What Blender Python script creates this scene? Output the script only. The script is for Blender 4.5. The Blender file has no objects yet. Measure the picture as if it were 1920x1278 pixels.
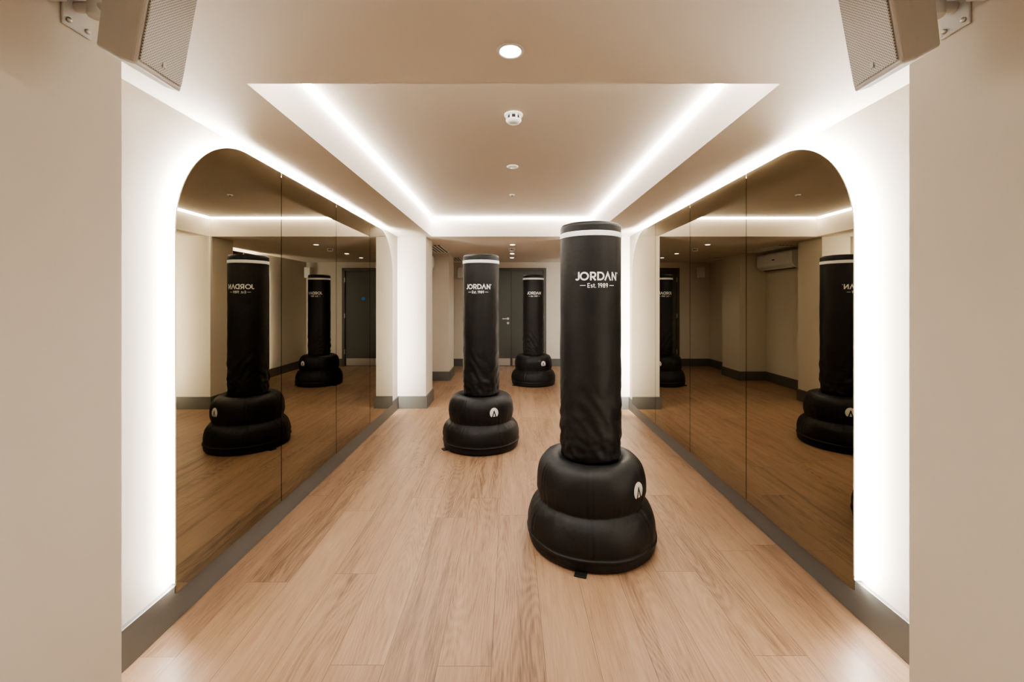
import bpy, bmesh, math
from mathutils import Vector, Matrix, noise

scene = bpy.context.scene
COL = scene.collection
scene.view_settings.view_transform = 'AgX'
scene.view_settings.look = 'AgX - Medium High Contrast'
scene.view_settings.exposure = 0.25

# ------------------------------------------------------------------ materials
def new_mat(name):
    m = bpy.data.materials.new(name)
    m.use_nodes = True
    nt = m.node_tree
    return m, nt, nt.nodes["Principled BSDF"]

def plain(name, col, rough=0.5, metal=0.0, bump=0.0, bscale=200.0, var=0.04, spec=0.5):
    m, nt, b = new_mat(name)
    tc = nt.nodes.new("ShaderNodeTexCoord")
    n = nt.nodes.new("ShaderNodeTexNoise")
    n.inputs["Scale"].default_value = bscale
    n.inputs["Detail"].default_value = 3
    nt.links.new(tc.outputs["Object"], n.inputs["Vector"])
    n2 = nt.nodes.new("ShaderNodeTexNoise")
    n2.inputs["Scale"].default_value = 1.6
    nt.links.new(tc.outputs["Object"], n2.inputs["Vector"])
    mr = nt.nodes.new("ShaderNodeMapRange")
    mr.inputs["To Min"].default_value = 1.0 - var
    mr.inputs["To Max"].default_value = 1.0 + var
    nt.links.new(n2.outputs["Fac"], mr.inputs["Value"])
    vm = nt.nodes.new("ShaderNodeVectorMath"); vm.operation = 'SCALE'
    vm.inputs[0].default_value = col
    nt.links.new(mr.outputs["Result"], vm.inputs["Scale"])
    nt.links.new(vm.outputs["Vector"], b.inputs["Base Color"])
    b.inputs["Roughness"].default_value = rough
    b.inputs["Metallic"].default_value = metal
    b.inputs["Specular IOR Level"].default_value = spec
    if bump > 0:
        bp = nt.nodes.new("ShaderNodeBump")
        bp.inputs["Strength"].default_value = bump
        bp.inputs["Distance"].default_value = 0.002
        nt.links.new(n.outputs["Fac"], bp.inputs["Height"])
        nt.links.new(bp.outputs["Normal"], b.inputs["Normal"])
    return m

def emit(name, col, s):
    m, nt, b = new_mat(name)
    b.inputs["Base Color"].default_value = (0.8, 0.8, 0.8, 1)
    b.inputs["Emission Color"].default_value = (*col, 1)
    b.inputs["Emission Strength"].default_value = s
    return m

WALLC = (0.68, 0.62, 0.53)
M_wall = plain("painted_plaster_wall", WALLC, 0.75, bump=0.15, bscale=90, var=0.03, spec=0.25)
M_ceil = plain("painted_ceiling", (0.68, 0.612, 0.525), 0.7, bump=0.05, bscale=60, var=0.02, spec=0.25)
M_base = plain("grey_green_skirting_paint", (0.112, 0.110, 0.098), 0.4, bump=0.05, bscale=50)
M_door = plain("grey_green_door_paint", (0.08, 0.081, 0.071), 0.45, bump=0.03)
M_steel = plain("brushed_steel", (0.62, 0.60, 0.56), 0.3, metal=1.0, bump=0.05, bscale=300)
M_white = plain("white_plastic", (0.78, 0.76, 0.72), 0.4)
M_spk = plain("pale_grey_speaker_shell", (0.64, 0.62, 0.58), 0.45, bump=0.1, bscale=500)
M_dark = plain("dark_plastic", (0.02, 0.02, 0.02), 0.5)
M_alu = plain("mirror_backing_board", (0.05, 0.045, 0.04), 0.6)
M_print = plain("white_print", (0.82, 0.82, 0.80), 0.6, var=0.01)
M_blue = plain("blue_sign", (0.03, 0.22, 0.6), 0.4)
M_led = emit("cove_led", (1.0, 0.955, 0.90), 95.0)
M_halo = emit("halo_led", (1.0, 0.975, 0.94), 105.0)
M_lamp = emit("downlight_lens", (1.0, 0.93, 0.84), 30.0)

# black vinyl
def vinyl():
    m, nt, b = new_mat("black_vinyl")
    tc = nt.nodes.new("ShaderNodeTexCoord")
    v = nt.nodes.new("ShaderNodeTexVoronoi"); v.inputs["Scale"].default_value = 420
    n = nt.nodes.new("ShaderNodeTexNoise"); n.inputs["Scale"].default_value = 11; n.inputs["Detail"].default_value = 5
    nt.links.new(tc.outputs["Object"], v.inputs["Vector"])
    nt.links.new(tc.outputs["Object"], n.inputs["Vector"])
    b1 = nt.nodes.new("ShaderNodeBump"); b1.inputs["Strength"].default_value = 0.15; b1.inputs["Distance"].default_value = 0.001
    b2 = nt.nodes.new("ShaderNodeBump"); b2.inputs["Strength"].default_value = 0.4; b2.inputs["Distance"].default_value = 0.012
    nt.links.new(v.outputs["Distance"], b1.inputs["Height"])
    nt.links.new(n.outputs["Fac"], b2.inputs["Height"])
    nt.links.new(b2.outputs["Normal"], b1.inputs["Normal"])
    nt.links.new(b1.outputs["Normal"], b.inputs["Normal"])
    mr = nt.nodes.new("ShaderNodeMapRange"); mr.inputs["To Min"].default_value = 0.42; mr.inputs["To Max"].default_value = 0.58
    nt.links.new(n.outputs["Fac"], mr.inputs["Value"])
    nt.links.new(mr.outputs["Result"], b.inputs["Roughness"])
    b.inputs["Base Color"].default_value = (0.0085, 0.0085, 0.0085, 1)
    b.inputs["Specular IOR Level"].default_value = 0.30
    return m
M_vinyl = vinyl()

def mirror_mat():
    m, nt, b = new_mat("bronze_mirror_glass")
    tc = nt.nodes.new("ShaderNodeTexCoord")
    n = nt.nodes.new("ShaderNodeTexNoise"); n.inputs["Scale"].default_value = 0.5
    nt.links.new(tc.outputs["Object"], n.inputs["Vector"])
    mr = nt.nodes.new("ShaderNodeMapRange"); mr.inputs["To Min"].default_value = 0.97; mr.inputs["To Max"].default_value = 1.03
    nt.links.new(n.outputs["Fac"], mr.inputs["Value"])
    vm = nt.nodes.new("ShaderNodeVectorMath"); vm.operation = 'SCALE'
    vm.inputs[0].default_value = (0.30, 0.268, 0.198)
    nt.links.new(mr.outputs["Result"], vm.inputs["Scale"])
    nt.links.new(vm.outputs["Vector"], b.inputs["Base Color"])
    b.inputs["Metallic"].default_value = 1.0
    b.inputs["Roughness"].default_value = 0.0
    return m
M_mirror = mirror_mat()

def floor_mat():
    m, nt, b = new_mat("oak_plank_floor")
    L = nt.links.new
    def mth(op, a, bb=None, c=None):
        x = nt.nodes.new("ShaderNodeMath"); x.operation = op
        for i, v in enumerate((a, bb, c)):
            if v is None: continue
            if isinstance(v, (int, float)): x.inputs[i].default_value = v
            else: L(v, x.inputs[i])
        return x.outputs[0]
    tc = nt.nodes.new("ShaderNodeTexCoord")
    sp = nt.nodes.new("ShaderNodeSeparateXYZ"); L(tc.outputs["Object"], sp.inputs[0])
    RW, PLN = 0.20, 1.35
    u = mth('MULTIPLY_ADD', sp.outputs[0], 1/RW, 20.35)
    row = mth('FLOOR', u)
    wn = nt.nodes.new("ShaderNodeTexWhiteNoise"); wn.noise_dimensions = '1D'; L(row, wn.inputs["W"])
    v = mth('ADD', mth('MULTIPLY_ADD', sp.outputs[1], 1/PLN, 10.0), wn.outputs["Value"])
    col = mth('FLOOR', v)
    cmb = nt.nodes.new("ShaderNodeCombineXYZ"); L(row, cmb.inputs[0]); L(col, cmb.inputs[1])
    wn2 = nt.nodes.new("ShaderNodeTexWhiteNoise"); wn2.noise_dimensions = '3D'; L(cmb.outputs[0], wn2.inputs["Vector"])
    rs = nt.nodes.new("ShaderNodeSeparateColor"); L(wn2.outputs["Color"], rs.inputs[0])
    fu = mth('FRACT', u); fv = mth('FRACT', v)
    du = mth('MULTIPLY', mth('MINIMUM', fu, mth('SUBTRACT', 1.0, fu)), RW)
    dv = mth('MULTIPLY', mth('MINIMUM', fv, mth('SUBTRACT', 1.0, fv)), PLN)
    d = mth('MINIMUM', du, dv)
    seam = nt.nodes.new("ShaderNodeMapRange"); seam.inputs["From Min"].default_value = 0.0005; seam.inputs["From Max"].default_value = 0.0020
    seam.inputs["To Min"].default_value = 0.50; seam.inputs["To Max"].default_value = 1.0
    L(d, seam.inputs["Value"])
    off = nt.nodes.new("ShaderNodeVectorMath"); off.operation = 'MULTIPLY_ADD'
    off.inputs[1].default_value = (17.3, 23.1, 31.7)
    L(wn2.outputs["Color"], off.inputs[0]); L(tc.outputs["Object"], off.inputs[2])
    def noi(sx, sy, det, dist=0.0, rough=0.5):
        mp = nt.nodes.new("ShaderNodeMapping"); mp.inputs["Scale"].default_value = (sx, sy, 1)
        L(off.outputs["Vector"], mp.inputs["Vector"])
        n = nt.nodes.new("ShaderNodeTexNoise"); n.inputs["Scale"].default_value = 1.0
        n.inputs["Detail"].default_value = det; n.inputs["Distortion"].default_value = dist; n.inputs["Roughness"].default_value = rough
        L(mp.outputs["Vector"], n.inputs["Vector"])
        return n.outputs["Fac"]
    n_med = noi(17, 1.3, 6, 0.5, 0.68)
    n_fine = noi(220, 9, 3, 0.0)
    n_ring = noi(5.0, 0.7, 1.0)
    ring = mth('SINE', mth('MULTIPLY', n_ring, 190.0))
    ringmask = mth('MULTIPLY', mth('GREATER_THAN', rs.outputs[1], 0.45), 0.06)
    f = mth('MULTIPLY_ADD', mth('SUBTRACT', n_fine, 0.5), 0.55, n_med)
    f = mth('ADD', f, mth('MULTIPLY', ring, ringmask))
    f = mth('ADD', f, mth('MULTIPLY_ADD', rs.outputs[0], 0.18, -0.09))
    cr = nt.nodes.new("ShaderNodeValToRGB")
    e = cr.color_ramp.elements
    e[0].position = 0.22; e[0].color = (0.145, 0.086, 0.052, 1)
    e[1].position = 0.80; e[1].color = (0.385, 0.258, 0.166, 1)
    k = e.new(0.48); k.color = (0.295, 0.186, 0.114, 1)
    L(f, cr.inputs["Fac"])
    vm = nt.nodes.new("ShaderNodeVectorMath"); vm.operation = 'SCALE'
    L(cr.outputs["Color"], vm.inputs[0]); L(seam.outputs["Result"], vm.inputs["Scale"])
    L(vm.outputs["Vector"], b.inputs["Base Color"])
    b.inputs["Roughness"].default_value = 0.40
    b.inputs["Specular IOR Level"].default_value = 0.35
    bp = nt.nodes.new("ShaderNodeBump"); bp.inputs["Strength"].default_value = 0.12; bp.inputs["Distance"].default_value = 0.002
    L(f, bp.inputs["Height"]); L(bp.outputs["Normal"], b.inputs["Normal"])
    return m
M_floor = floor_mat()

def grille_mat():
    m, nt, b = new_mat("perforated_grille")
    L = nt.links.new
    tc = nt.nodes.new("ShaderNodeTexCoord")
    mp = nt.nodes.new("ShaderNodeMapping"); mp.inputs["Scale"].default_value = (0, 210, 210)
    mp.inputs["Rotation"].default_value = (math.radians(45), 0, 0)
    L(tc.outputs["Object"], mp.inputs["Vector"])
    fr = nt.nodes.new("ShaderNodeVectorMath"); fr.operation = 'FRACTION'; L(mp.outputs["Vector"], fr.inputs[0])
    ds = nt.nodes.new("ShaderNodeVectorMath"); ds.operation = 'DISTANCE'; ds.inputs[1].default_value = (0, 0.5, 0.5)
    L(fr.outputs["Vector"], ds.inputs[0])
    cr = nt.nodes.new("ShaderNodeValToRGB")
    cr.color_ramp.elements[0].position = 0.28; cr.color_ramp.elements[0].color = (0.18, 0.175, 0.165, 1)
    cr.color_ramp.elements[1].position = 0.36; cr.color_ramp.elements[1].color = (0.72, 0.70, 0.66, 1)
    L(ds.outputs["Value"], cr.inputs["Fac"]); L(cr.outputs["Color"], b.inputs["Base Color"])
    b.inputs["Roughness"].default_value = 0.5
    return m
M_grille = grille_mat()

# ------------------------------------------------------------------ helpers
def mk(name, verts, faces, mat, parent=None, smooth=False, **props):
    me = bpy.data.meshes.new(name)
    me.from_pydata([tuple(v) for v in verts], [], faces)
    bm = bmesh.new(); bm.from_mesh(me)
    bmesh.ops.recalc_face_normals(bm, faces=bm.faces)
    bm.to_mesh(me); bm.free()
    if mat: me.materials.append(mat)
    if smooth:
        for p in me.polygons: p.use_smooth = True
    ob = bpy.data.objects.new(name, me)
    COL.objects.link(ob)
    if parent: ob.parent = parent
    for k, v in props.items(): ob[k] = v
    return ob

def boxes(name, bl, mat, parent=None, bevel=0.0, segs=2, **props):
    vs, fs = [], []
    for (x0, x1, y0, y1, z0, z1) in bl:
        o = len(vs)
        vs += [(x0,y0,z0),(x1,y0,z0),(x1,y1,z0),(x0,y1,z0),(x0,y0,z1),(x1,y0,z1),(x1,y1,z1),(x0,y1,z1)]
        fs += [tuple(o+i for i in f) for f in ((0,3,2,1),(4,5,6,7),(0,1,5,4),(1,2,6,5),(2,3,7,6),(3,0,4,7))]
    ob = mk(name, vs, fs, mat, parent, **props)
    if bevel:
        md = ob.modifiers.new("bevel", 'BEVEL'); md.width = bevel; md.segments = segs; md.limit_method = 'ANGLE'
    return ob

def empty(name, loc, **props):
    e = bpy.data.objects.new(name, None)
    e.empty_display_size = 0.1
    e.location = loc
    COL.objects.link(e)
    for k, v in props.items(): e[k] = v
    return e

def lathe(name, prof, mat, parent=None, segs=48, rfun=None, cap0=True, cap1=True, smooth=True, **props):
    vs, fs = [], []
    n = len(prof)
    for (r, z) in prof:
        for j in range(segs):
            a = 2*math.pi*j/segs
            rr = rfun(r, z, a) if rfun else r
            vs.append((rr*math.sin(a), -rr*math.cos(a), z))
    for i in range(n-1):
        for j in range(segs):
            k = (j+1) % segs
            fs.append((i*segs+j, i*segs+k, (i+1)*segs+k, (i+1)*segs+j))
    if cap0: fs.append(tuple(range(segs)))
    if cap1: fs.append(tuple((n-1)*segs+j for j in range(segs)))
    return mk(name, vs, fs, mat, parent, smooth, **props)

def interp_prof(pts, n):
    out = []
    P = [pts[0]] + pts + [pts[-1]]
    for i in range(1, len(P)-2):
        for k in range(n):
            t = k/n
            r = []
            for c in (0, 1):
                p0, p1, p2, p3 = P[i-1][c], P[i][c], P[i+1][c], P[i+2][c]
                r.append(0.5*((2*p1)+(-p0+p2)*t+(2*p0-5*p1+4*p2-p3)*t*t+(-p0+3*p1-3*p2+p3)*t**3))
            out.append(tuple(r))
    out.append(pts[-1])
    return out

# ------------------------------------------------------------------ room
CZ = 2.17      # ceiling height
RZ = 2.41      # recess height
ST = dict(kind="structure")
YB = -1.6
YP = 1.152     # end of the narrow entry passage
FAR = 8.93
boxes("floor", [(-2.2, 2.2, YB, FAR+0.1, -0.1, 0.0)], M_floor, **ST)
ox0, ox1, oy0, oy1 = -0.993, 1.017, 1.608, 5.38
boxes("ceiling", [(-2.2, 2.2, YB, oy0, CZ, CZ+0.12), (-2.2, 2.2, oy1, FAR+0.1, CZ, CZ+0.12),
                  (-2.2, ox0, oy0, oy1, CZ, CZ+0.12), (ox1, 2.2, oy0, oy1, CZ, CZ+0.12)], M_ceil, **ST)
boxes("ceiling_recess", [(ox0-0.1, ox1+0.1, oy0-0.1, oy1+0.1, RZ, RZ+0.08),
      (ox0-0.1, ox0, oy0-0.1, oy1+0.1, CZ+0.12, RZ), (ox1, ox1+0.1, oy0-0.1, oy1+0.1, CZ+0.12, RZ),
      (ox0, ox1, oy0-0.1, oy0, CZ+0.12, RZ), (ox0, ox1, oy1, oy1+0.1, CZ+0.12, RZ)], M_ceil, **ST)

WL, WR = -1.43, 1.50
PL, PR = -1.05, 1.077
boxes("wall_left", [(WL-0.1, WL, YP, 5.4, 0, CZ), (-1.53, PL, YB, YP, 0, CZ),
     (-1.6, -1.07, 5.4, 5.85, 0, CZ), (-1.6, -1.5, 5.85, 7.3, 0, CZ), (-1.6, PL, 7.3, 7.9, 0, CZ),
     (-1.4, -1.3, 7.9, FAR, 0, CZ)], M_wall, **ST)
boxes("wall_right", [(WR, WR+0.1, YP, 5.36, 0, CZ), (PR, 1.6, YB, YP, 0, CZ),
     (1.0, 1.6, 5.36, 5.8, 0, CZ), (1.5, 1.6, 5.8, FAR, 0, CZ)], M_wall, **ST)
boxes("wall_far", [(-1.6, -0.66, FAR, FAR+0.1, 0, CZ), (0.75, 1.6, FAR, FAR+0.1, 0, CZ),
                   (-0.66, 0.75, FAR, FAR+0.1, 2.05, CZ)], M_wall, **ST)
boxes("wall_near", [(-2.2, 2.2, YB-0.1, YB, 0, CZ)], M_wall, **ST)

B, H = 0.02, 0.155
boxes("baseboard_left", [(WL, WL+B, YP, 5.4, 0, H), (-1.43, -1.07+B, 5.4-B, 5.4, 0, H), (-1.07, -1.07+B, 5.4, 5.85, 0, H),
     (-1.5, -1.5+B, 5.85, 7.3, 0, H), (-1.5+B, PL+B, 7.3-B, 7.3, 0, H), (PL, PL+B, 7.3, 7.9, 0, H),
     (-1.3, -1.3+B, 7.9, FAR, 0, H), (PL, PL+B, YB, YP, 0, H)], M_base, bevel=0.003, **ST)
boxes("baseboard_right", [(WR-B, WR, YP, 5.36, 0, H), (1.0-B, WR, 5.36-B, 5.36, 0, H), (1.0-B, 1.0, 5.36, 5.8, 0, H),
     (1.5-B, 1.5, 5.8, FAR, 0, H), (PR-B, PR, YB, YP, 0, H)], M_base, bevel=0.003, **ST)
boxes("baseboard_far", [(-1.3+B, -0.66, FAR-B, FAR, 0, H), (0.75, 1.5-B, FAR-B, FAR, 0, H)], M_base, bevel=0.003, **ST)

# ------------------------------------------------------------------ door
door = boxes("door_1", [(-0.66, -0.60, FAR-0.02, FAR+0.1, 0, 2.05), (0.69, 0.75, FAR-0.02, FAR+0.1, 0, 2.05),
                        (-0.60, 0.69, FAR-0.02, FAR+0.1, 1.99, 2.05)], M_door, bevel=0.003, kind="structure")
for (a, b_) in ((-0.597, 0.017), (0.023, 0.687)):
    leaf = boxes("door_leaf", [(a, b_, FAR+0.01, FAR+0.055, 0.008, 1.987)], M_door, parent=door, bevel=0.002)
    boxes("kick_plate", [(a+0.02, b_-0.02, FAR+0.007, FAR+0.01, 0.012, 0.16)], M_steel, parent=leaf)
def handle(x, s):
    h = lathe("door_handle", [(0.026, -0.008), (0.026, 0.0)], M_steel, segs=32, parent=door, smooth=False)
    h.rotation_euler = (math.radians(-90), 0, 0); h.location = (x, FAR+0.002, 0.99)
    boxes("lever", [(-0.01, 0.01, -0.01, 0.01, -0.055, -0.008), (min(0, s*0.12), max(0, s*0.12), -0.01, 0.01, -0.055, -0.04)], M_steel, parent=h, bevel=0.004)
    k = lathe("lock_rose", [(0.026, -0.008), (0.026, 0.0)], M_steel, segs=32, parent=door, smooth=False)
    k.rotation_euler = (math.radians(-90), 0, 0); k.location = (x, FAR+0.002, 0.90)
handle(-0.05, -1)
for z in (0.3, 1.05, 1.8):
    for x in (-0.6, 0.69):
        boxes("hinge", [(x-0.008, x+0.008, FAR-0.028, FAR-0.02, z-0.05, z+0.05)], M_steel, parent=door)
s = lathe("door_sign", [(0.038, 0), (0.038, 0.003)], M_blue, segs=40, parent=door, smooth=False, label="round blue fire door notice")
s.rotation_euler = (math.radians(90), 0, 0); s.location = (0.31, FAR+0.01, 1.41)

# ------------------------------------------------------------------ arched mirrors with halo
def arch_outline(y0, y1, z0, z1, r, n=24):
    pts = [(y0, z0)]
    for i in range(n+1):
        a = math.pi - (math.pi/2)*i/n
        pts.append((y0+r+r*math.cos(a), z1-r+r*math.sin(a)))
    for i in range(n+1):
        a = math.pi/2 - (math.pi/2)*i/n
        pts.append((y1-r+r*math.cos(a), z1-r+r*math.sin(a)))
    pts.append((y1, z0))
    return pts

def mirror(wallx, facex, y0, y1, r, npan, label):
    sgn = 1 if facex > wallx else -1
    top, z0 = 2.128, 0.142
    root = empty("wall_mirror", (wallx, (y0+y1)/2, 0), label=label, category="mirror", group="arched backlit wall mirrors")
    oy = (y0+y1)/2
    out = arch_outline(y0, y1, z0, top, r)
    w = (y1-y0)/npan
    def ztop(y):
        if y < y0+r: return top-r+math.sqrt(max(0, r*r-(y0+r-y)**2))
        if y > y1-r: return top-r+math.sqrt(max(0, r*r-(y-(y1-r))**2))
        return top
    g = 0.0030
    for i in range(npan):
        a, b = y0+i*w+(g if i else 0), y0+(i+1)*w-(g if i < npan-1 else 0)
        ring = [(a, z0)]
        if i == 0:
            ring += [p for p in out[1:26] if p[0] < b]
        ring.append((a, ztop(a))) if i else None
        if i == npan-1:
            ring += [p for p in out[26:51] if p[0] > a+1e-4]
            ring.append((b, z0))
        else:
            ring += [(b, ztop(b)), (b, z0)]
        rr = []
        for p in ring:
            if not rr or (abs(p[0]-rr[-1][0])+abs(p[1]-rr[-1][1])) > 1e-5: rr.append(p)
        n = len(rr)
        xa, xb = facex-wallx, facex-wallx-sgn*0.006
        vs = [(xa, p[0]-oy, p[1]) for p in rr]+[(xb, p[0]-oy, p[1]) for p in rr]
        fs = [tuple(range(n)), tuple(range(2*n-1, n-1, -1))]+[(k, (k+1) % n, n+(k+1) % n, n+k) for k in range(n)]
        mk("mirror_panel", vs, fs, M_mirror, parent=root)
    def path(ins):
        return arch_outline(y0+ins, y1-ins, z0+0.03, top-ins, r-ins)
    p1, p2 = path(0.018), path(0.022)
    xa, xb = sgn*0.002, facex-wallx-sgn*0.0065
    n = len(p1)
    vs = []
    for P in (p1, p2):
        for X in (xa, xb):
            vs += [(X, p[0]-oy, p[1]) for p in P]
    fs = []
    for k in range(n-1):
        fs += [(k, k+1, n+k+1, n+k), (2*n+k, 2*n+k+1, 3*n+k+1, 3*n+k), (k, k+1, 2*n+k+1, 2*n+k), (n+k, n+k+1, 3*n+k+1, 3*n+k)]
    mk("led_strip", vs, fs, M_halo, parent=root, label="glowing white light strip around the mirror edge")
    p3 = path(0.024)
    n = len(p3)
    vs = [(sgn*0.0005, p[0]-oy, p[1]) for p in p3]+[(facex-wallx-sgn*0.0065, p[0]-oy, p[1]) for p in p3]
    fs = [tuple(range(n)), tuple(range(2*n-1, n-1, -1))]+[(k, (k+1) % n, n+(k+1) % n, n+k) for k in range(n)]
    mk("backing_board", vs, fs, M_alu, parent=root)
    return root
mirror(WL, -1.385, 1.767, 5.02, 0.48, 4, "large arched bronze-tinted mirror with glowing white halo, four panels")
mirror(WR, 1.437, 1.787, 5.04, 0.48, 4, "large arched bronze-tinted mirror with glowing white halo, four panels")
mirror(WR, 1.465, 6.05, 7.50, 0.40, 2, "smaller arched bronze mirror with white halo, two panels")

# ------------------------------------------------------------------ cove led strips
s = 0.022
def cove(name, p, q, inx, iny):
    e = 0.0005
    vs = []
    for (x, y) in (p, q):
        vs += [(x+inx*e, y+iny*e, RZ-e), (x+inx*(s), y+iny*(s), RZ-e), (x+inx*e, y+iny*e, RZ-s)]
    fs = [(0, 1, 2), (3, 5, 4), (0, 3, 4, 1), (1, 4, 5, 2), (2, 5, 3, 0)]
    return mk(name, vs, fs, M_led, label="white cove light strip along the recessed ceiling edge", category="light strip", group="ceiling cove light strips")
cove("led_strip", (ox0, oy0+0.02), (ox0, oy1-0.02), 1, 0)
cove("led_strip", (ox1, oy0+0.02), (ox1, oy1-0.02), -1, 0)
cove("led_strip", (ox0+0.02, oy1), (ox1-0.02, oy1), 0, -1)
cove("led_strip", (ox0+0.02, oy0), (ox1-0.02, oy0), 0, 1)

# ------------------------------------------------------------------ ceiling fittings
def downlight(x, y, z, r=0.034, power=7.0):
    root = empty("downlight", (x, y, z), label="small round recessed white downlight, lit", category="ceiling light", group="recessed ceiling downlights")
    lathe("trim_ring", [(r, 0.0), (r, -0.003), (r+0.004, -0.005), (r+0.011, -0.003), (r+0.012, 0.0)], M_white, parent=root, cap0=False, cap1=False)
    lathe("lamp_lens", [(r-0.001, 0.0), (r-0.001, -0.002)], M_lamp, parent=root, smooth=False)
    l = bpy.data.lights.new("downlight_lamp", 'SPOT'); l.energy = power; l.spot_size = math.radians(140); l.spot_blend = 1.0
    l.shadow_soft_size = r; l.color = (1, 0.92, 0.82)
    lo = bpy.data.objects.new("downlight_lamp", l); lo.parent = root; lo.location = (0, 0, -0.04)
    COL.objects.link(lo)
downlight(0.0, 1.396, CZ, power=14)
downlight(0.0, 0.0, CZ, power=30)  # unseen downlight above the camera, added to light the entry passage
downlight(0.0, -1.0, CZ, power=30)  # unseen too: added behind the camera to brighten that end
downlight(0.03, 8.0, CZ, power=22)
downlight(0.03, 7.3, CZ, power=22)
downlight(0.03, 6.15, CZ, power=16)

def detector(x, y, z, label):
    root = empty("smoke_detector", (x, y, z), label=label, category="smoke detector", group="ceiling smoke detectors")
    lathe("base_plate", [(0.052, 0), (0.052, -0.008), (0.047, -0.012)], M_white, parent=root)
    lathe("vent_ring", [(0.036, -0.012), (0.036, -0.034)], M_dark, parent=root)
    lathe("sensor_cap", [(0.044, -0.032), (0.043, -0.038), (0.036, -0.046), (0.022, -0.051), (0.004, -0.052)], M_white, parent=root)
    vs, fs = [], []
    for i in range(8):
        a = 2*math.pi*(i+0.5)/8
        c, s_ = math.cos(a), math.sin(a)
        o = len(vs)
        t = (-s_, c)
        for (rad, w, z_) in ((0.035, -0.005, -0.012), (0.035, 0.005, -0.012), (0.045, 0.005, -0.012), (0.045, -0.005, -0.012),
                             (0.035, -0.005, -0.033), (0.035, 0.005, -0.033), (0.044, 0.005, -0.033), (0.044, -0.005, -0.033)):
            vs.append((c*rad+t[0]*w, s_*rad+t[1]*w, z_))
        fs += [tuple(o+i for i in f) for f in ((0,3,2,1),(4,5,6,7),(0,1,5,4),(1,2,6,5),(2,3,7,6),(3,0,4,7))]
    mk("vent_rib", vs, fs, M_white, parent=root, kind="stuff")
detector(0.018, 2.42, RZ, "white round smoke detector on the recessed ceiling")
detector(0.02, 6.6, CZ, "white round smoke detector on the low ceiling")
def disc(x, y, r, label, name, z):
    root = empty(name, (x, y, z), label=label, category="ceiling fitting")
    lathe("cover_plate", [(r, 0), (r, -0.004), (r*0.85, -0.008), (r*0.3, -0.009)], M_white, parent=root)
    lathe("sensor_eye", [(r*0.3, -0.009), (r*0.25, -0.013), (0.001, -0.015)], M_dark if r < 0.03 else M_spk, parent=root, segs=24)
disc(0.017, 3.35, 0.045, "flat round white cover plate on the recessed ceiling", "ceiling_cover_plate", RZ)
disc(0.017, 4.24, 0.026, "tiny round white motion sensor on the recessed ceiling", "motion_sensor", RZ)

def vent(x0, x1, y0, y1):
    root = boxes("air_vent", [(x0, x1, y0, y1, CZ-0.003, CZ-0.0002)], M_dark, label="dark slotted linear air vent in the ceiling", category="air vent", group="ceiling air vents")
    n = 4
    w = (x1-x0)/n
    for i in range(n+1):
        boxes("vent_slat", [(x0+i*w-0.008, x0+i*w+0.008, y0, y1, CZ-0.010, CZ-0.003)], M_white, parent=root)
vent(-1.24, -1.02, 6.2, 7.1)
vent(-1.16, -0.96, 8.0, 8.6)

# ------------------------------------------------------------------ air conditioner
ac = empty("air_conditioner", (-1.5, 6.75, 1.85), label="white wall-mounted split air conditioner above the side recess", category="air conditioner")
prof = [(0, 0.02), (0.10, 0.0), (0.17, 0.02), (0.212, 0.07), (0.22, 0.12), (0.215, 0.25), (0.195, 0.27), (0, 0.27)]
n = len(prof)
vs = [(p[0], -0.45, p[1]) for p in prof]+[(p[0], 0.45, p[1]) for p in prof]
fs = [tuple(range(n)), tuple(range(2*n-1, n-1, -1))]+[(k, (k+1) % n, n+(k+1) % n, n+k) for k in range(n)]
o = mk("body", vs, fs, M_white, parent=ac)
md = o.modifiers.new("b", 'BEVEL'); md.width = 0.008; md.segments = 3; md.limit_method = 'ANGLE'
mk("air_outlet", [(0.105, -0.4, -0.001), (0.170, -0.4, 0.018), (0.170, 0.4, 0.018), (0.105, 0.4, -0.001),
                  (0.105, -0.4, 0.004), (0.170, -0.4, 0.024), (0.170, 0.4, 0.024), (0.105, 0.4, 0.004)],
   [(0,1,2,3),(4,7,6,5),(0,4,5,1),(1,5,6,2),(2,6,7,3),(3,7,4,0)], M_dark, parent=ac)
fl = boxes("flap", [(0, 0.07, -0.4, 0.4, -0.003, 0.003)], M_white, parent=ac)
fl.location = (0.158, 0, 0.012); fl.rotation_euler = (0, math.radians(-25), 0)
boxes("display", [(0.216, 0.2215, -0.03, 0.03, 0.15, 0.165)], M_dark, parent=ac)

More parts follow.
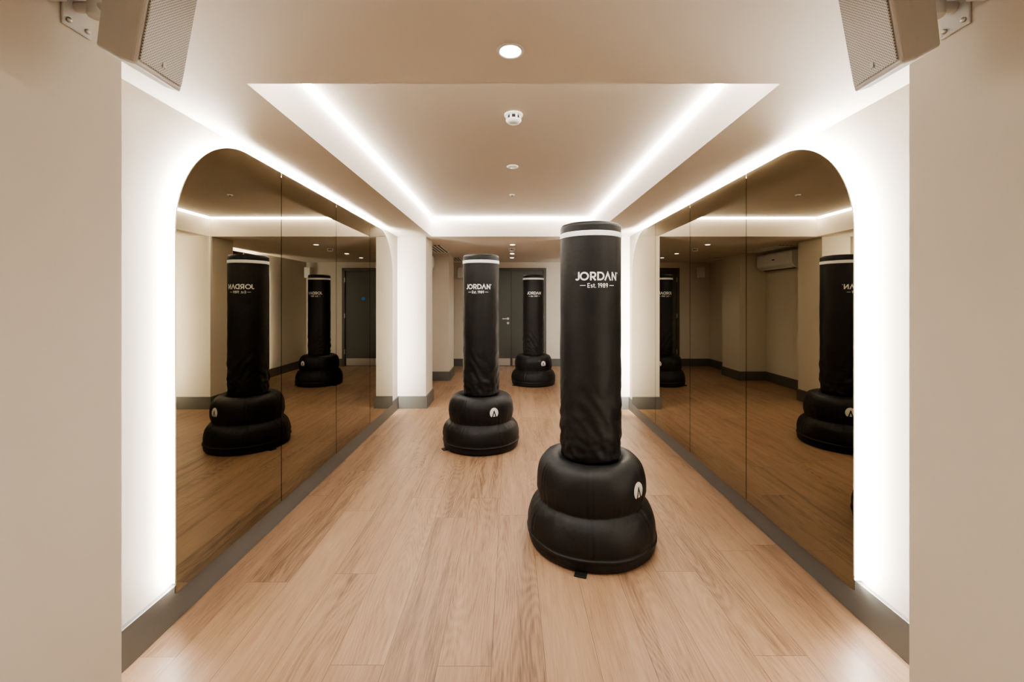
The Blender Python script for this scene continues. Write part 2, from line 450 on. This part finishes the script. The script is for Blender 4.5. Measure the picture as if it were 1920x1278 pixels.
# ------------------------------------------------------------------ speakers
def speaker(k, y0, y1, X0, wall_x, label):
    f = lambda x: k*x
    root = empty("wall_speaker", (f(-X0-0.05), (y0+y1)/2, 2.0), label=label, category="speaker", group="wall speakers")
    ox, oy, oz = root.location
    fb, ft = (-X0, 1.880), (-X0+0.047, 2.14)
    mb, mt = (-X0-0.035, 1.892), (-X0+0.010, 2.150)
    bb, bt = (-X0-0.108, 1.934), (-X0-0.085, 2.135)
    def sect(b, t, ins):
        return [(f(b[0])-ox, y0+ins-oy, b[1]-oz), (f(b[0])-ox, y1-ins-oy, b[1]-oz), (f(t[0])-ox, y1-ins-oy, t[1]-oz), (f(t[0])-ox, y0+ins-oy, t[1]-oz)]
    vs = sect(fb, ft, 0)+sect(mb, mt, 0)+sect(bb, bt, 0.022)
    fs = [(0, 1, 2, 3), (8, 11, 10, 9)]
    for s0 in (0, 4):
        for i in range(4):
            j = (i+1) % 4
            fs.append((s0+i, s0+4+i, s0+4+j, s0+j))
    o = mk("cabinet", vs, fs, M_spk, parent=root)
    md = o.modifiers.new("b", 'BEVEL'); md.width = 0.007; md.segments = 3; md.limit_method = 'ANGLE'; md.angle_limit = math.radians(25)
    def lerp(t): return (fb[0]+(ft[0]-fb[0])*t, fb[1]+(ft[1]-fb[1])*t)
    gb, gt = lerp(0.05), lerp(0.95)
    nx, nz = 0.983, -0.183
    vs = []
    for d in (0.0005, 0.005):
        for (p, yy) in ((gb, y0+0.008), (gb, y1-0.008), (gt, y1-0.008), (gt, y0+0.008)):
            vs.append((f(p[0]+nx*d)-ox, yy-oy, p[1]+nz*d-oz))
    o = mk("grille", vs, [(0,1,2,3),(4,7,6,5),(0,4,5,1),(1,5,6,2),(2,6,7,3),(3,7,4,0)], M_grille, parent=root, label="perforated metal grille")
    md = o.modifiers.new("b", 'BEVEL'); md.width = 0.002; md.segments = 2
    bd = lerp(0.12)
    boxes("badge", [tuple(sorted((f(bd[0]+0.004)-ox, f(bd[0]+0.0075)-ox)))+((y0+y1)/2-oy-0.004, (y0+y1)/2-oy+0.004, bd[1]-oz-0.004, bd[1]-oz+0.008)], M_spk, parent=root)
    wx = f(-wall_x)-ox
    yc = 1.03-oy
    pl = boxes("mounting_plate", [tuple(sorted((wx, wx+k*0.006)))+(yc-0.035, yc+0.035, 0.0, 0.12)], M_spk, parent=root, bevel=0.003)
    for dy in (-0.022, 0.022):
        for dz in (0.015, 0.105):
            b_ = lathe("bolt", [(0.006, 0), (0.006, 0.004), (0.003, 0.006)], M_steel, parent=pl, segs=12)
            b_.rotation_euler = (0, math.radians(90*k), 0); b_.location = (wx+k*0.006, yc+dy, dz)
    def rod(name, a, b, r, mat=M_spk):
        a, b = Vector(a), Vector(b)
        d = b-a
        o = lathe(name, [(r*0.9, 0), (r, 0.003), (r, d.length-0.003), (r*0.9, d.length)], mat, parent=root, segs=20)
        o.rotation_mode = 'QUATERNION'; o.rotation_quaternion = d.to_track_quat('Z', 'Y'); o.location = a
        return o
    j = (wx+k*0.05, yc, 0.06)
    rod("bracket_arm", (wx+k*0.005, yc, 0.06), j, 0.013)
    rod("bracket_arm", j, (f(-X0-0.09)-ox, 0, 0.05), 0.010)
    rod("bracket_knuckle", (j[0], yc, 0.036), (j[0], yc, 0.084), 0.018)
    return root
speaker(1, 0.95, 1.087, 0.838, 1.05, "pale grey perforated wall speaker angled down on a metal bracket")
speaker(-1, 0.95, 1.087, 0.875, 1.077, "pale grey perforated wall speaker angled down on a metal bracket")
for k, px in ((1, PL), (-1, PR)):
    x0, x1 = sorted((px, px+k*0.045))
    jb = boxes("junction_box", [(x0, x1, 0.86, 0.97, 2.03, 2.12)], M_white, bevel=0.004,
          label="small white cable box beside the speaker bracket", category="junction box", group="cable boxes")
    boxes("cable_gland", [(x0+0.008, x1-0.008, 0.97, 0.985, 2.05, 2.10)], M_dark, parent=jb)

def small_speaker(x, y, z):
    root = empty("wall_speaker", (x, y, z), label="small pale speaker mounted high beside the doors", category="speaker", group="wall speakers")
    boxes("cabinet", [(-0.06, 0.06, -0.06, 0.06, -0.11, 0.11)], M_spk, parent=root, bevel=0.01)
    boxes("grille", [(-0.052, 0.052, -0.065, -0.06, -0.10, 0.10)], M_white, parent=root, bevel=0.002)
    boxes("bracket", [(-0.012, 0.012, 0.06, FAR-y, -0.012, 0.012)], M_spk, parent=root)
small_speaker(-1.02, 8.72, 1.94)
small_speaker(1.36, 8.72, 1.94)

# ------------------------------------------------------------------ punching bags
base_pts = [(0.300, 0.0), (0.340, 0.004), (0.352, 0.02), (0.355, 0.055), (0.362, 0.062), (0.362, 0.07), (0.355, 0.078), (0.359, 0.11), (0.354, 0.15), (0.341, 0.19),
            (0.320, 0.220), (0.300, 0.238), (0.292, 0.248), (0.295, 0.264), (0.302, 0.30), (0.304, 0.34), (0.300, 0.39),
            (0.285, 0.435), (0.258, 0.467), (0.22, 0.482), (0.19, 0.480), (0.170, 0.470)]
bprof = interp_prof(base_pts, 5)
seams = [math.radians(a) for a in range(8, 368, 60)]
def base_r(r, z, a):
    d = 0.0
    for s_ in seams:
        da = (a-s_+math.pi) % (2*math.pi)-math.pi
        if z > 0.08 and z < 0.47:
            d -= 0.005*math.exp(-(da/0.013)**2)
            d += 0.0026*math.exp(-((abs(da)-0.04)/0.03)**2)
    p = Vector((math.sin(a)*3, math.cos(a)*3, z*9))
    d += 0.005*noise.noise(p)
    if 0.2 < z < 0.31:
        d += 0.004*noise.noise(Vector((math.sin(a)*14, math.cos(a)*14, z*6)))
    return r+d
def radius_at(z):
    for i in range(len(bprof)-1):
        (r0, z0), (r1, z1) = bprof[i], bprof[i+1]
        if z0 <= z <= z1 and z1 > z0:
            return r0+(r1-r0)*(z-z0)/(z1-z0)
    return 0.3

R = 0.171
def col_r(r, z, a):
    ca, sa = math.cos(a), math.sin(a)
    hi = max(0.0, min(1.0, (z-1.34)/0.08))       # smooth printed zone near the top
    d = 0.0022*noise.noise(Vector((sa*1.5, ca*1.5, z*2.2)))*(1-0.6*hi)
    w = max(0.0, min(1.0, (1.0-z)/0.40))
    d += w*0.011*noise.noise(Vector((sa*2.2+3, ca*2.2, z*17+1.5*math.sin(a*2))))
    d += w*w*0.006*noise.noise(Vector((sa*5, ca*5+9, z*34)))
    d += 0.0022*noise.noise(Vector((sa*2, ca*2, z*11+5)))*(1-hi*0.75)
    return r+d
cprof = [(0.150, 0.475), (0.163, 0.480)]
z = 0.488
while z < 1.762:
    cprof.append((R-0.004*max(0, (0.6-z)/0.1), z)); z += 0.008
cprof += [(R, 1.765), (R-0.002, 1.774), (R-0.008, 1.781), (R-0.020, 1.785), (0.08, 1.788), (0.01, 1.789)]

def stroke(poly, t, verts, faces, closed=False):
    n = len(poly)
    P = [Vector(p) for p in poly]
    L_, R_ = [], []
    for i in range(n):
        if closed:
            a, b, c = P[i-1], P[i], P[(i+1) % n]
        else:
            a, b, c = P[max(0, i-1)], P[i], P[min(n-1, i+1)]
        d1 = (b-a).normalized() if (b-a).length > 1e-9 else (c-b).normalized()
        d2 = (c-b).normalized() if (c-b).length > 1e-9 else d1
        n1, n2 = Vector((-d1.y, d1.x)), Vector((-d2.y, d2.x))
        m = (n1+n2).normalized()
        k = t/2/max(0.35, m.dot(n1))
        L_.append(b+m*k); R_.append(b-m*k)
    o = len(verts)
    for l, r in zip(L_, R_): verts += [l, r]
    cnt = n if closed else n-1
    for i in range(cnt):
        j = (i+1) % n
        faces.append((o+2*i, o+2*i+1, o+2*j+1, o+2*j))
def arc(cx, cy, rx, ry, a0, a1, n=14):
    return [(cx+rx*math.cos(math.radians(a0+(a1-a0)*i/n)), cy+ry*math.sin(math.radians(a0+(a1-a0)*i/n))) for i in range(n+1)]
def word():
    V, F = [], []
    t = 0.19
    h = t/2
    x = 0.0
    def add(poly, closed=False, tt=t):
        stroke([(p[0]+x, p[1]) for p in poly], tt, V, F, closed)
    add([(0.40, 1.0), (0.40, 0.32)]+arc(0.20, 0.30, 0.20, 0.30-h, 0, -150, 12)[1:]); x += 0.60
    add(arc(0.46, 0.5, 0.44, 0.5-h, 0, 360, 32)[:-1], True); x += 1.12
    add([(h, 0), (h, 1)]); add([(h, 1-h), (0.36, 1-h)]+arc(0.38, (1-h+0.40)/2, 0.24, (1-h-0.40)/2, 90, -90, 12)+[(h, 0.40)]); add([(0.34, 0.40), (0.63, 0.0)]); x += 0.83
    add([(h, 0), (h, 1)]); add([(h, 1-h), (0.34, 1-h)]+arc(0.36, 0.5, 0.42, 0.5-h, 90, -90, 18)+[(h, h)]); x += 0.90
    add([(0.04, 0.0), (0.42, 0.88), (0.80, 0.0)]); x += 0.98
    add([(h, 0), (h, 1)]); add([(h, 0.92), (0.70, 0.08)]); add([(0.70, 0), (0.70, 1)]); x += 0.88
    add(arc(0.10, 0.90, 0.07, 0.07, 0, 360, 16)[:-1], True, 0.035)
    add([(0.08, 0.86), (0.08, 0.94)], False, 0.025)
    return V, F, x
def wrap_mesh(name, V, F, s, cx, z0, Rr, parent, rf=None):
    vs = []
    for v in V:
        a = ((v[0]-cx)*s)/Rr
        zz = z0+v[1]*s
        rr = (rf(zz) if rf else Rr)
        vs.append((rr*math.sin(a), -rr*math.cos(a), zz))
    return mk(name, vs, F, M_print, parent=parent)
# small caption drawn with the same stroke lettering (x-height 0.68)
def caption():
    V, F = [], []
    t = 0.15
    h = t/2
    x = 0.0
    def add(poly, closed=False, tt=t):
        stroke([(p[0]+x, p[1]) for p in poly], tt, V, F, closed)
    # E
    add([(h, 0), (h, 1)]); add([(h, 1-h), (0.55, 1-h)]); add([(h, 0.5), (0.50, 0.5)]); add([(h, h), (0.55, h)]); x += 0.70
    # s
    add(arc(0.22, 0.50, 0.15, 0.12, 30, 270, 10)+arc(0.22, 0.21, 0.16, 0.15, 90, -150, 10)[1:]); x += 0.52
    # t
    add([(0.17, 0.88), (0.17, 0.2)]+arc(0.30, 0.20, 0.13, 0.14, 180, 290, 6)[1:]); add([(0.0, 0.62), (0.40, 0.62)]); x += 0.50
    # .
    add([(0.0, h), (t, h)], False, t); x += 0.52
    # 1
    add([(0.24, 0), (0.24, 1)]); add([(0.24, 0.90), (0.04, 0.74)]); x += 0.46
    # 9 9-8-9
    def nine():
        add(arc(0.28, 0.67, 0.21, 0.25, 0, 360, 20)[:-1], True)
        add([(0.49, 0.62), (0.30, 0.03)])
    nine(); x += 0.68
    add(arc(0.28, 0.73, 0.18, 0.195, 0, 360, 20)[:-1], True); add(arc(0.28, 0.29, 0.215, 0.215, 0, 360, 20)[:-1], True); x += 0.68
    nine(); x += 0.56
    return V, F, x

bag = empty("punching_bag", (0, 0, 0))
base = lathe("base", bprof, M_vinyl, parent=bag, segs=240, rfun=base_r)
column = lathe("column", cprof, M_vinyl, parent=bag, segs=120, rfun=col_r)
RD = R+0.0026
zs = [1.704+0.004*i for i in range(8)]
stripe = lathe("stripe", [(R-0.002, zs[0])]+[(RD-0.0005, q) for q in zs]+[(R-0.002, zs[-1])], M_print, parent=column, segs=120, cap0=False, cap1=False, label="white reflective band")
V, F, wd = word()
sc = 0.046
lett = wrap_mesh("lettering", V, F, sc, wd/2, 1.463, RD, column)
V2, F2, w2 = caption()
s2 = 0.0245
for (a, b) in ((-1.65, -0.40), (w2+0.40, w2+1.65)):
    k = len(V2)
    for i in range(6):
        xx = a+(b-a)*i/5
        V2 += [Vector((xx, 0.43)), Vector((xx, 0.57))]
    for i in range(5):
        F2.append((k+2*i, k+2*i+2, k+2*i+3, k+2*i+1))
lett2 = wrap_mesh("lettering", V2, F2, s2, w2/2, 1.424, RD, column)
# emblem: ring-shaped arch with a tall dark peak and a small white foot inside
EV, EF = [], []
def grid_emblem():
    N = 52
    idx = {}
    def inside(x, y):
        if x*x+(y*0.9)**2 > 1.0 or y < -0.84: return False
        half = 0.06+(0.55-y)*0.33
        foot = (0.02-y)*0.30
        if y < 0.55 and abs(x) < half:
            return y < 0.02 and abs(x) < foot
        return True
    def vid(i, j):
        if (i, j) not in idx:
            idx[(i, j)] = len(EV)
            EV.append(Vector((-1+2*i/N, -1.12+2.24*j/N)))
        return idx[(i, j)]
    for i in range(N):
        for j in range(N):
            cx, cy = -1+2*(i+0.5)/N, -1.12+2.24*(j+0.5)/N
            if inside(cx, cy):
                EF.append((vid(i, j), vid(i+1, j), vid(i+1, j+1), vid(i, j+1)))
grid_emblem()
emb = wrap_mesh("emblem", EV, EF, 0.040, 0.0, 0.362, 0.303, base, rf=lambda zz: radius_at(zz)+0.0055)
tab = boxes("pull_tab", [(-0.03, 0.03, -0.385, -0.33, 0.0005, 0.009)], M_vinyl, parent=base, bevel=0.003)

def setup(b_, bs, c_, x, y, colrot, embrot, label):
    b_.location = (x, y, 0)
    c_.rotation_euler = (0, 0, math.radians(colrot))
    bs.rotation_euler = (0, 0, math.radians(embrot))
    b_["label"] = label; b_["category"] = "punching bag"; b_["group"] = "freestanding punching bags"
defs = [(-0.279, 4.06, -6, 26, "black vinyl freestanding punching bag standing mid-floor between the mirrors"),
        (0.378, 7.03, 2, 28, "black vinyl freestanding punching bag standing before the double doors")]
copies = []
for (x, y, cr_, er, lab) in defs:
    nb = bag.copy(); COL.objects.link(nb)
    m = {bag: nb}
    for ob in (base, column, stripe, lett, lett2, emb, tab):
        c = ob.copy(); COL.objects.link(c); c.parent = m[ob.parent]; m[ob] = c
    copies.append((m, x, y, cr_, er, lab))
setup(bag, base, column, 0.459, 2.45, 3, 43, "large black vinyl freestanding punching bag with white lettering and stripe")
tab.rotation_euler = (0, 0, math.radians(-43-18))
for (m, x, y, cr_, er, lab) in copies:
    setup(m[bag], m[base], m[column], x, y, cr_, er, lab)
    m[tab].rotation_euler = (0, 0, math.radians(-er-62))

# ------------------------------------------------------------------ world + camera
w = bpy.data.worlds.new("world"); scene.world = w; w.use_nodes = True
w.node_tree.nodes["Background"].inputs[0].default_value = (0.5, 0.45, 0.4, 1)
w.node_tree.nodes["Background"].inputs[1].default_value = 0.05

cam = bpy.data.cameras.new("camera")
cam.sensor_width = 36; cam.lens = 15.0
cam.shift_x = 3/1920; cam.shift_y = -74/1920
cam.clip_start = 0.05
co = bpy.data.objects.new("camera", cam); COL.objects.link(co)
co.location = (0, 0, 1.35); co.rotation_euler = (math.radians(90), 0, 0)
scene.camera = co
